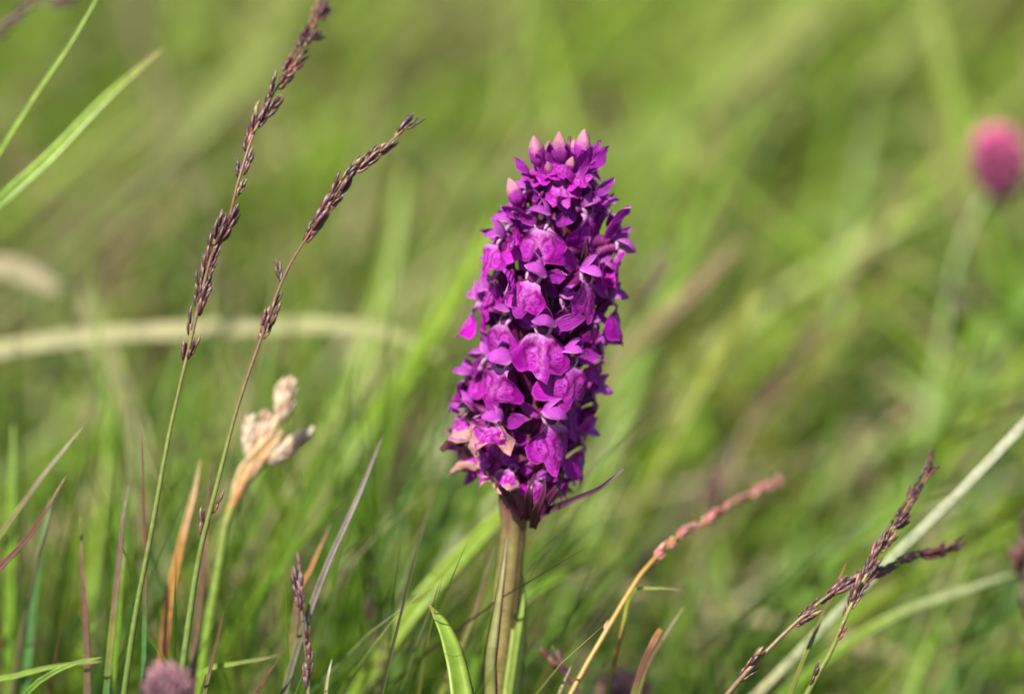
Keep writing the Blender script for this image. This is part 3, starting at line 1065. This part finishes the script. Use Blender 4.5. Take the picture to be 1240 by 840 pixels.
seedhead('moor_grass', 'blurred purple seed head cut by the top left corner, arching to the right', 'grass seed head',
         [(-260, 640, .06), (-170, 380, .058), (-80, 110, .055), (0, 35, .055), (30, 12, .055), (82, -2, .055)],
         [(0, .9), (.7, .5), (1, .3)], [(0, (0.12, 0.12, 0.04)), (1, (0.16, 0.07, 0.08))], [(2.8, 5, .9)], SP_DARK, 1.2, 'dark grass seed heads', 0.3, 1.2, None, 23)
seedhead('moor_grass', 'short dark seed head tip at the bottom edge, just right of the orchid stem', 'grass seed head',
         [(715, 860, .018), (700, 838, .018), (684, 815, .018), (668, 796, .018)],
         [(0, .8), (.7, .6), (1, .3)], [(0, (0.08, 0.03, 0.04)), (1, (0.08, 0.03, 0.05))], [(0.2, 3, 1.2)], SP_DARK, 1.1, 'dark grass seed heads', 0.15, 1, None, 24)
seedhead('moor_grass', 'dark blurred seed head leaning right, seen far behind right of the orchid spike', 'grass seed head',
         [(860, 640, .16), (905, 520, .17), (950, 455, .18), (985, 400, .19), (1040, 320, .20), (1095, 235, .21)],
         [(0, 1.2), (.6, 1.0), (1, .6)], [(0, (0.14, 0.12, 0.06)), (1, (0.2, 0.14, 0.09))], [(1, 5, .6)], SP_MIX, 1.2, 'dark grass seed heads', 0.2, 1.4, None, 25)
seedhead('moor_grass', 'upright dark blurred seed head behind the pink one, lower right of the orchid', 'grass seed head',
         [(848, 860, .11), (850, 780, .11), (852, 700, .11), (858, 630, .11), (870, 560, .11)],
         [(0, 1.0), (.6, .8), (1, .4)], [(0, (0.1, 0.1, 0.04)), (1, (0.12, 0.09, 0.06))], [(2.8, 4, .9)], SP_DARK, 1.2, 'dark grass seed heads', 0.2, 1.4, None, 26)
seedhead('moor_grass', 'small dark blurred seed head just behind the right edge of the orchid spike', 'grass seed head',
         [(690, 560, .15), (720, 470, .15), (752, 410, .15), (790, 350, .15), (806, 315, .15)],
         [(0, 1.0), (.6, .8), (1, .4)], [(0, (0.14, 0.1, 0.05)), (1, (0.14, 0.09, 0.07))], [(2.2, 4, .8)], SP_DARK, 1.2, 'dark grass seed heads', 0.2, 1.3, None, 27)
seedhead('moor_grass', 'dark blurred seed head at the right edge, low in the photo', 'grass seed head',
         [(1262, 840, .05), (1250, 780, .05), (1240, 720, .05), (1236, 670, .05), (1240, 640, .05)],
         [(0, 1.0), (.6, .8), (1, .4)], [(0, (0.14, 0.1, 0.05)), (1, (0.14, 0.06, 0.07))], [(.5, 4, 1)], SP_DARK, 1.2, 'dark grass seed heads', 0.2, 1.3, None, 28)


# ---------------------------------------------------------------- single blades one can tell apart
def blade(label, px, wmax, cols, fold=0.4, mat='blade', shape=None, normal=TOCAM, cat='grass blade', name='grass_blade', group=None):
    pts = rooted(px)
    path, ts = smooth(pts, 8)
    ts = vis(ts, 8)
    base = pts[0]
    shape = shape or ([(0, .9), (.4, .85), (.8, .5), (.95, .22), (1, .05)] if wmax < 2 else [(0, .8), (.5, 1), (.8, .75), (.95, .35), (1, .06)])
    mb = MB()
    strap(mb, path, [wmax * MM * interp(shape, t) for t in ts], lambda i, x: lerp(ramp(cols, ts[i]), tuple(c * 1.25 for c in ramp(cols, ts[i])), abs(x)), normal, fold, 0.1)
    o = mb.build(name, M[mat], None, tuple(base))
    return tag(o, label, cat, group)


def stops(*c):
    return [(i / (len(c) - 1), x) for i, x in enumerate(c)]


blade('grey brown blade leaning right from the left edge, paler and higher of two', [(-60, 730, .012), (0, 648, .012), (55, 572, .012), (104, 512, .014)], 1.1, stops(GREEN, OLIVE, (0.24, 0.19, 0.12), (0.26, 0.19, 0.13)))
blade('reddish brown grass blade with a straw tip rising from the left edge', [(-50, 745, .006), (0, 687, .006), (40, 642, .006), (80, 576, .006)], 1.15, stops(OLIVE, REDB, REDB, REDB, (0.3, .2, .12)))
blade('upright dull brown blade near the left edge of the bottom', [(106, 850, .012), (105, 780, .012), (101, 700, .013), (97, 622, .014)], 1.25, stops(BROWN, BROWN, REDB, BROWN, OLIVE))
blade('grey green upright blade with a purple tip, left of the tallest seed head stalk', [(128, 850, .008), (135, 770, .008), (143, 690, .009), (150, 620, .01), (156, 584, .012)], 1.2, stops(BLUEG, OLIVE, BROWN, (0.16, .09, .08), (0.18, .1, .09)))
blade('thin pale green blade right behind the grey green upright blade', [(134, 850, .018), (143, 760, .018), (148, 700, .018), (152, 655, .02)], 1.0, stops(GREEN2, GREEN2, OLIVE))
blade('thin upright red brown blade close beside the tallest seed head stalk', [(173, 850, .006), (175, 760, .006), (176, 680, .006), (174, 600, .006), (172, 524, .006)], .85, stops(BLUEG, BLUEG, REDB, REDB, REDB))
blade('orange brown dead grass blade standing left of the pale sedge', [(197, 800, .022), (205, 730, .022), (219, 660, .022), (234, 600, .024), (243, 555, .026)], 1.9, stops((.25, .1, .04), ORANGE, ORANGE, (.34, .2, .07), (.28, .2, .08)))
blade('dull purple blade behind the green stalk of the pointed seed head', [(232, 850, .016), (238, 770, .016), (246, 690, .016), (252, 610, .018), (256, 560, .018)], 1.2, stops(BROWN, BROWN, REDB, BROWN))
blade('long grey purple blade leaning right, between the pale sedge and the orchid', [(342, 850, .006), (360, 785, .006), (377, 735, .006), (400, 676, .007), (432, 605, .009), (465, 524, .013)], 1.35, stops((.12, .13, .06), (.13, .11, .08), (.15, .12, .10), (.17, .13, .11), (.18, .11, .10)))
blade('brown pointed dead blade tip behind the dark low seed head', [(352, 800, .014), (362, 720, .014), (378, 685, .014), (401, 632, .015)], 1.3, stops(OLIVE, BROWN, ORANGE, BROWN))
blade('short red brown spike at the bottom edge right of the pale sedge stem', [(246, 850, .0), (254, 812, .0), (263, 775, .0), (271, 741, .0)], .7, stops(OLIVE, BROWN, REDB, REDB))
blade('short red blade tip at the bottom edge, left of the low dark seed head', [(300, 860, .002), (313, 836, .002), (325, 815, .002), (339, 796, .002)], .7, stops(OLIVE, REDB, REDB, REDB))
blade('short cream straw tip at the bottom edge, right of the low dark seed head', [(394, 860, .003), (395, 836, .003), (398, 815, .003), (402, 797, .004)], .6, stops(OLIVE, STRAW, PALE))
blade('small straw blade arching over at the bottom edge beside the pale sedge', [(236, 845, .01), (250, 812, .01), (285, 803, .01), (320, 797, .011), (337, 792, .012)], .9, stops(GREEN2, LIME, STRAW))
blade('low fresh green blade leaning right in the bottom left corner', [(22, 850, .004), (55, 820, .004), (90, 803, .004), (125, 795, .004)], 1.1, stops(GREEN, GREEN2, LIME))
blade('low pale green blade lying almost flat in the bottom left corner', [(-30, 835, .01), (20, 818, .01), (70, 806, .01), (125, 800, .011)], 1.0, stops(GREEN2, LIME, LIME, STRAW))
blade('narrow bright green blade crossing the top left corner to the top edge', [(-120, 400, .016), (-50, 270, .016), (0, 184, .016), (50, 105, .017), (92, 42, .018), (150, -60, .02)], 1.05, stops(GREEN, GREEN2, LIME, LIME, LIME), .5)
blade('broad light green blade with a straw tip pointing right in the top left', [(-150, 400, .028), (-60, 305, .028), (0, 245, .028), (60, 190, .029), (130, 118, .031), (198, 58, .035)], 2.3, stops(GREEN, GREEN2, GREEN2, LIME, LIME, (.3, .26, .1)), .4)
blade('thick pale straw stem running diagonally through the lower right corner', [(860, 890, .036), (915, 842, .033), (1010, 746, .03), (1091, 665, .027), (1160, 598, .027), (1240, 514, .029), (1320, 425, .03)], 1.65, stops(STRAW, (.24, .27, .14), (.27, .30, .18), PALE, PALE), .1, 'dry',
      [(0, 1), (.8, 1), (1, .8)], TOCAM, 'straw', 'straw_stem')
blade('faint pale green blade curving right, below the thick pale straw', [(960, 830, .06), (1044, 768, .06), (1100, 738, .06), (1177, 711, .062), (1240, 690, .065)], 1.8, stops(GREEN2, LIME, (.36, .40, .2), (.32, .38, .2)), .2)
blade('thin brown bare stalk leaning right between the two lower right seed heads', [(956, 842, .004), (985, 770, .005), (1008, 720, .006), (1025, 680, .008)], .8, stops(OLIVE, OLIVE, BROWN, ORANGE), .2)
blade('red brown clipped grass stalk at the bottom, thicker of two beside the pink seed head', [(764, 850, .008), (778, 806, .008), (790, 780, .008), (800, 761, .009)], 1.1, stops(OLIVE, REDB, REDB, ORANGE), .2, 'blade', [(0, .8), (.9, 1), (1, .6)])
blade('thin straw brown stalk leaning right behind the clipped red brown stalk', [(770, 850, .012), (785, 804, .012), (806, 768, .012), (828, 734, .013)], .7, stops(OLIVE, BROWN, STRAW), .2)
blade('tiny straw spike rising at the bottom edge close right of the orchid stem', [(672, 855, .006), (680, 832, .006), (692, 805, .006)], .55, stops(OLIVE, STRAW, STRAW), .2)
blade('small olive blade sticking out level to the right of the pink seed head stalk', [(735, 842, .012), (752, 770, .011), (765, 718, .011), (795, 712, .011), (826, 714, .012)], .75, stops(OLIVE, ORANGE, LIME, STRAW), .2)
blade('brown thin blade leaning right close behind the left of the orchid stem', [(530, 850, .02), (560, 780, .02), (580, 725, .021), (600, 660, .022)], 1.0, stops(OLIVE, OLIVE, BROWN, BROWN), .3)
blade('wide dry tan blade lying level across the left, behind the seed heads', [(-160, 480, .12), (-60, 440, .12), (20, 420, .12), (120, 406, .12), (240, 399, .12), (350, 394, .12), (440, 397, .12), (490, 411, .12), (560, 447, .12)], 3.6,
      stops(STRAW, (.24, .23, .11), (.28, .26, .13), (.25, .25, .11), (.22, .24, .09)), .2, 'dry', [(0, .9), (.3, 1), (.42, .85), (.55, 1), (.75, .9), (.9, .6), (1, .25)], Vector((0, -1, .8)), 'dead leaf', 'dry_blade')
blade('blurred cream dead blade leaning left, hanging below the level tan blade', [(190, 620, .17), (172, 530, .17), (140, 460, .17), (115, 400, .17), (100, 350, .17)], 4.6,
      stops(STRAW, (.20, .19, .085), (.21, .20, .09)), .3, 'dry', [(0, .6), (.7, 1), (.9, .8), (1, .3)], TOCAM, 'dead leaf', 'dry_blade')
blade('blurred pale tan dead leaf folded at the left edge, above the level tan blade', [(-120, 470, .16), (-70, 360, .16), (-10, 325, .16), (30, 330, .16), (72, 352, .16)], 5.5,
      stops(OLIVE, (.22, .19, .10), (.27, .23, .14)), .3, 'dry', [(0, .4), (.6, .8), (.85, 1), (1, .4)], Vector((0, -1, 1)), 'dead leaf', 'dry_blade')
blade('broad blurred lime blade rising behind the lower left of the orchid', [(380, 820, .12), (430, 760, .12), (500, 690, .125), (560, 620, .13), (640, 540, .135), (720, 480, .14)], 4.5, stops(GREEN, GREEN2, LIME, GREEN2), .3)
blade('long straight blurred green blade leaning steeply right at centre left', [(300, 760, .10), (360, 650, .10), (430, 540, .10), (500, 440, .11), (560, 340, .12), (600, 250, .13)], 4.0, stops(GREEN, GREEN2, LIME, LIME), .3)
blade('broad blurred pale green blade leaning right far above the orchid', [(600, 420, .45), (720, 260, .47), (830, 140, .5), (960, 30, .52), (1040, -60, .55)], 11, stops(OLIVE, (.2, .27, .05), (.24, .29, .07), (.24, .29, .07)), .3)
blade('blurred upright pale yellow green blade at the top right', [(1210, 330, .30), (1180, 220, .30), (1150, 110, .30), (1125, 0, .30), (1115, -80, .3)], 4.5, stops(GREEN2, LIME, (.24, .30, .06), (.26, .30, .08)), .3)
blade('blurred tan blade leaning right just behind the right of the orchid spike', [(700, 520, .16), (760, 430, .16), (840, 350, .17), (900, 290, .18)], 4.0, stops(OLIVE, (.26, .2, .1), (.3, .22, .12)), .3)
blade('blurred straw blade slanting down right near the right edge, above the pale straw', [(1290, 600, .22), (1200, 540, .22), (1130, 490, .22), (1060, 440, .23)], 3.0, stops(OLIVE, (.16, .24, .05), (.17, .24, .06)), .3)
for k, (px, wd, c, lab) in enumerate([
    ([(560, 900, .05), (580, 800, .05), (640, 720, .05), (720, 680, .055)], 2.2, GREEN2, 'soft green blade arching right behind the orchid stem'),
    ([(880, 860, .08), (960, 740, .08), (1060, 640, .085), (1180, 590, .09)], 1.8, GREEN2, 'soft lime blade arching behind the lower right seed heads'),
    ([(10, 840, .05), (12, 700, .05), (14, 600, .05), (16, 512, .052)], 2.0, GREEN2, 'soft upright green blade at the far left edge'),
    ([(30, 850, .03), (40, 740, .03), (50, 660, .03), (62, 600, .032)], 1.6, BLUEG, 'dull green upright blade just right of the far left one'),
    ([(420, 860, .045), (500, 740, .045), (590, 640, .05), (640, 590, .055)], 3.5, LIME, 'long yellow green blade leaning towards the orchid from lower left'),
    ([(330, 640, .2), (420, 480, .2), (470, 330, .21), (490, 200, .22)], 3.5, LIME, 'tall blurred lime blade between the pointed seed head and the orchid'),
    ([(760, 640, .14), (830, 500, .14), (890, 400, .15), (920, 330, .16)], 2.8, (.20, .23, .03), 'blurred mustard green blade right of the orchid spike'),
    ([(990, 620, .3), (1010, 420, .3), (1030, 260, .31), (1060, 120, .32)], 4.5, GREEN2, 'tall blurred lime blade left of the pink clover'),
    ([(90, 300, .3), (200, 200, .3), (300, 90, .31), (380, -30, .33)], 4.0, (.18, .24, .05), 'broad blurred olive blade behind the top of the tallest seed head'),
]):
    blade(lab, px, wd, stops(lerp(c, GREEN, .4), c, c, lerp(c, STRAW, .15)), .35)

# ---------------------------------------------------------------- the dry sedge
def sedge():
    pts = rooted([(240, 842, .03), (252, 760, .03), (264, 690, .03), (272, 640, .03), (284, 605, .03), (300, 572, .03), (318, 535, .03), (333, 512, .03), (343, 492, .03)])
    root = empty('oval_sedge', pts[0], 'cream dried sedge head with three plump spikes on a green stem, left of the orchid', 'sedge')
    I = Matrix.Translation(root.location).inverted()
    path, ts = smooth(pts, 8)
    ts = vis(ts, 8)
    mb = MB()
    wd = [(0, 1.0), (.55, .85), (.64, .95), (.74, 1.3), (.84, 1.3), (.93, 1.0), (1, .8)]
    cl = [(0, GREEN2), (.5, (0.17, 0.22, 0.045)), (.60, (0.22, 0.24, 0.06)), (.66, (.38, .19, .07)), (.78, (.46, .28, .14)), (1, (.48, .36, .23))]
    tube(mb, path, [interp(wd, t) * MM * .8 for t in ts], [ramp(cl, t) for t in ts], 10)
    mb.build('stalk', M['stalk'], root).matrix_local = I
    metas = []
    for s in range(4):
        g = random.Random(200 + s)
        mb = MB()
        c = [(.50, .33, .20), (.58, .45, .30), (.34, .18, .10), (.56, .44, .36)][s]
        n, m_ = 9, 7
        vs, fs, cs = [], [], []
        for j in range(n):
            v = j / (n - 1)
            for i in range(m_):
                u = -1 + 2 * i / (m_ - 1)
                hw = 1.0 * (math.sin(math.pi * min(1, v * .9 + .1)) ** .7)
                vs.append(Vector((u * hw, -0.5 * u * u + 0.45 * math.sin(v * 2.6), v * 3.6)) * MM)
                cs.append(lerp(c, (.62, .56, .45), max(0, abs(u) - .4)) if abs(u) > .2 else lerp(c, (.35, .18, .1), .5))
        for j in range(n - 1):
            for i in range(m_ - 1):
                fs.append((j * m_ + i, j * m_ + i + 1, (j + 1) * m_ + i + 1, (j + 1) * m_ + i))
        mb.add(vs, fs, cs)
        metas.append(mb.mesh('scale', M['dry']))
    g = random.Random(5)
    for a, b, rad, cnt in (((341, 510), (347, 462), 2.1, 54), ((302, 556), (304, 508), 1.45, 32), ((315, 548), (322, 506), 1.3, 26), ((318, 562), (376, 524), 1.6, 46)):
        A, B = P(a[0], a[1], .03), P(b[0], b[1], .03)
        ax = (B - A)
        L = ax.length; ax.normalize()
        mb = MB()
        core = [A.lerp(B, k / 6) for k in range(7)]
        tube(mb, core, [rad * MM * .75 * math.sin(math.pi * (0.15 + 0.75 * k / 6)) for k in range(7)], [(.5, .32, .2)] * 7, 8)
        sp = mb.build('spike', M['dry'], root)
        sp.matrix_local = I
        for k in range(cnt):
            f = (k + .5) / cnt
            th = k * 2.4
            n1 = ax.orthogonal().normalized(); n1 = Quaternion(ax, th) @ n1
            rr = rad * MM * math.sin(math.pi * (0.18 + 0.72 * f)) * .8
            p = A + ax * (L * f * .85) + n1 * rr * .8
            d = (ax + n1 * g.uniform(.05, .28)).normalized()
            x = n1.cross(d).normalized(); y = d.cross(x)
            s = g.uniform(.55, .88)
            m = Matrix.Translation(p) @ Matrix((x, y, d)).transposed().to_4x4() @ Matrix.Rotation(g.gauss(0, .25), 4, 'Z') @ Matrix.Diagonal((s * .9, s, s * .85, 1))
            link('scale', g.choice(metas), sp, m)
    # the papery sheath that holds the spikes
    mb = MB()
    sh, ts2 = smooth([P(283, 608, .0295), P(297, 575, .029), P(318, 548, .0285), P(342, 520, .0288)], 6)
    strap(mb, sh, [MM * interp([(0, 1.6), (.4, 3.4), (.8, 2.9), (1, .6)], t) for t in ts2], lambda i, x: lerp((.48, .27, .12), (.58, .44, .26), abs(x)), Vector((.3, -1, .2)), .5, .08)
    mb.build('sheath', M['dry'], root).matrix_local = I


sedge()


# ---------------------------------------------------------------- clovers
def clover(name, label, head, d, w_px, h_px, stem, top, bottom, stemcol_, seed, cat='clover', leaf=None):
    g = random.Random(seed)
    pts = rooted(stem)
    root = empty(name, pts[0], label, cat)
    I = Matrix.Translation(root.location).inverted()
    path, ts = smooth(pts, 8)
    mb = MB()
    tube(mb, path, [MM * (.65 - .1 * t) for t in ts], [stemcol_] * len(ts), 9)
    mb.build('stem', M['stalk'], root).matrix_local = I
    c = P(head[0], head[1], d)
    s = PXW * (DIST + d)
    rx, rz = w_px * s / 2, h_px * s / 2
    metas = []
    for q in range(5):
        mb = MB()
        cc = lerp(bottom, top, q / 4)  # lit top and shaded underside of the head painted into the floret colours
        path2 = [Vector((0, 0.5 * (k / 7) ** 2, k / 7 * 4.4)) * MM for k in range(8)]
        rr = [MM * x for x in (.35, .4, .48, .62, .8, .85, .6, .12)]
        tube(mb, path2, rr, [lerp(bottom, lerp(cc, (.8, .45, .55), .15), min(1, k / 5)) for k in range(8)], 8)
        metas.append(mb.mesh('floret', M['floret']))
    mb = MB()
    tube(mb, [c + Vector((0, 0, rz * x)) for x in (-.95, -.6, -.1, .4, .75)], [rx * .5, rx * .62, rx * .66, rx * .55, rx * .2], [bottom] * 5, 12)
    mb.build('flower_head', M['stalk'], root).matrix_local = I
    n = 150
    for k in range(n):
        z = 1 - 2 * (k + .5) / n
        if z < -.93: continue
        th = k * 2.39996
        r = math.sqrt(1 - z * z)
        nrm = Vector((r * math.cos(th), r * math.sin(th), z))
        p = c + Vector((nrm.x * rx, nrm.y * rx, nrm.z * rz)) * g.uniform(.55, .68)
        dd = (nrm + Vector((0, 0, .55)) + Vector((g.gauss(0, .1), g.gauss(0, .1), 0))).normalized()
        x = dd.orthogonal().normalized(); y = dd.cross(x)
        f = max(0, min(4, int((z * .5 + .5) * 4.6 + g.uniform(-.7, .7))))  # floret colour by height: painted shade, darker low on the head
        ln = rx * .52 / (4.4 * MM) * g.uniform(.75, 1.25)
        m = Matrix.Translation(p) @ Matrix((x, y, dd)).transposed().to_4x4() @ Matrix.Diagonal((ln * 1.1, ln * 1.1, ln, 1))
        link('floret', metas[f], root, I @ m)
    if leaf:
        for lp, col in leaf:
            path3, t3 = smooth([P(*q) for q in lp], 5)
            mb = MB()
            strap(mb, path3, [MM * interp([(0, 1), (.5, 9), (1, 1)], t) for t in t3], lambda i, x: col, Vector((0, -1, .5)), .2, .05)
            mb.build('leaf', M['leaf'], root).matrix_local = I


clover('pink_clover', 'round pink clover flower head blurred at the right edge, high in the photo', (1209, 197), .19, 68, 98,
       [(1120, 520, .19), (1142, 400, .19), (1158, 320, .19), (1178, 265, .19), (1203, 225, .19)], (.58, .06, .24), (.18, .02, .08), (.24, .32, .12), 3, 'clover',
       [([(1150, 345, .19), (1160, 370, .1), (1158, 400, .1)], (.12, .09, .05))])
clover('faded_clover', 'dusky pink clover flower head peeping over the bottom edge at left', (204, 834), -.05, 56, 62,
       [(204, 960, -.04), (204, 900, -.04), (204, 850, -.04)], (.24, .11, .13), (.10, .05, .07), (.12, .16, .06), 8)
clover('faded_clover', 'reddish brown withered clover head blurred at the bottom edge, right of the orchid stem', (757, 838), .055, 60, 40,
       [(757, 960, .055), (757, 900, .055), (757, 850, .055)], (.45, .22, .18), (.2, .08, .06), (.12, .16, .06), 9)
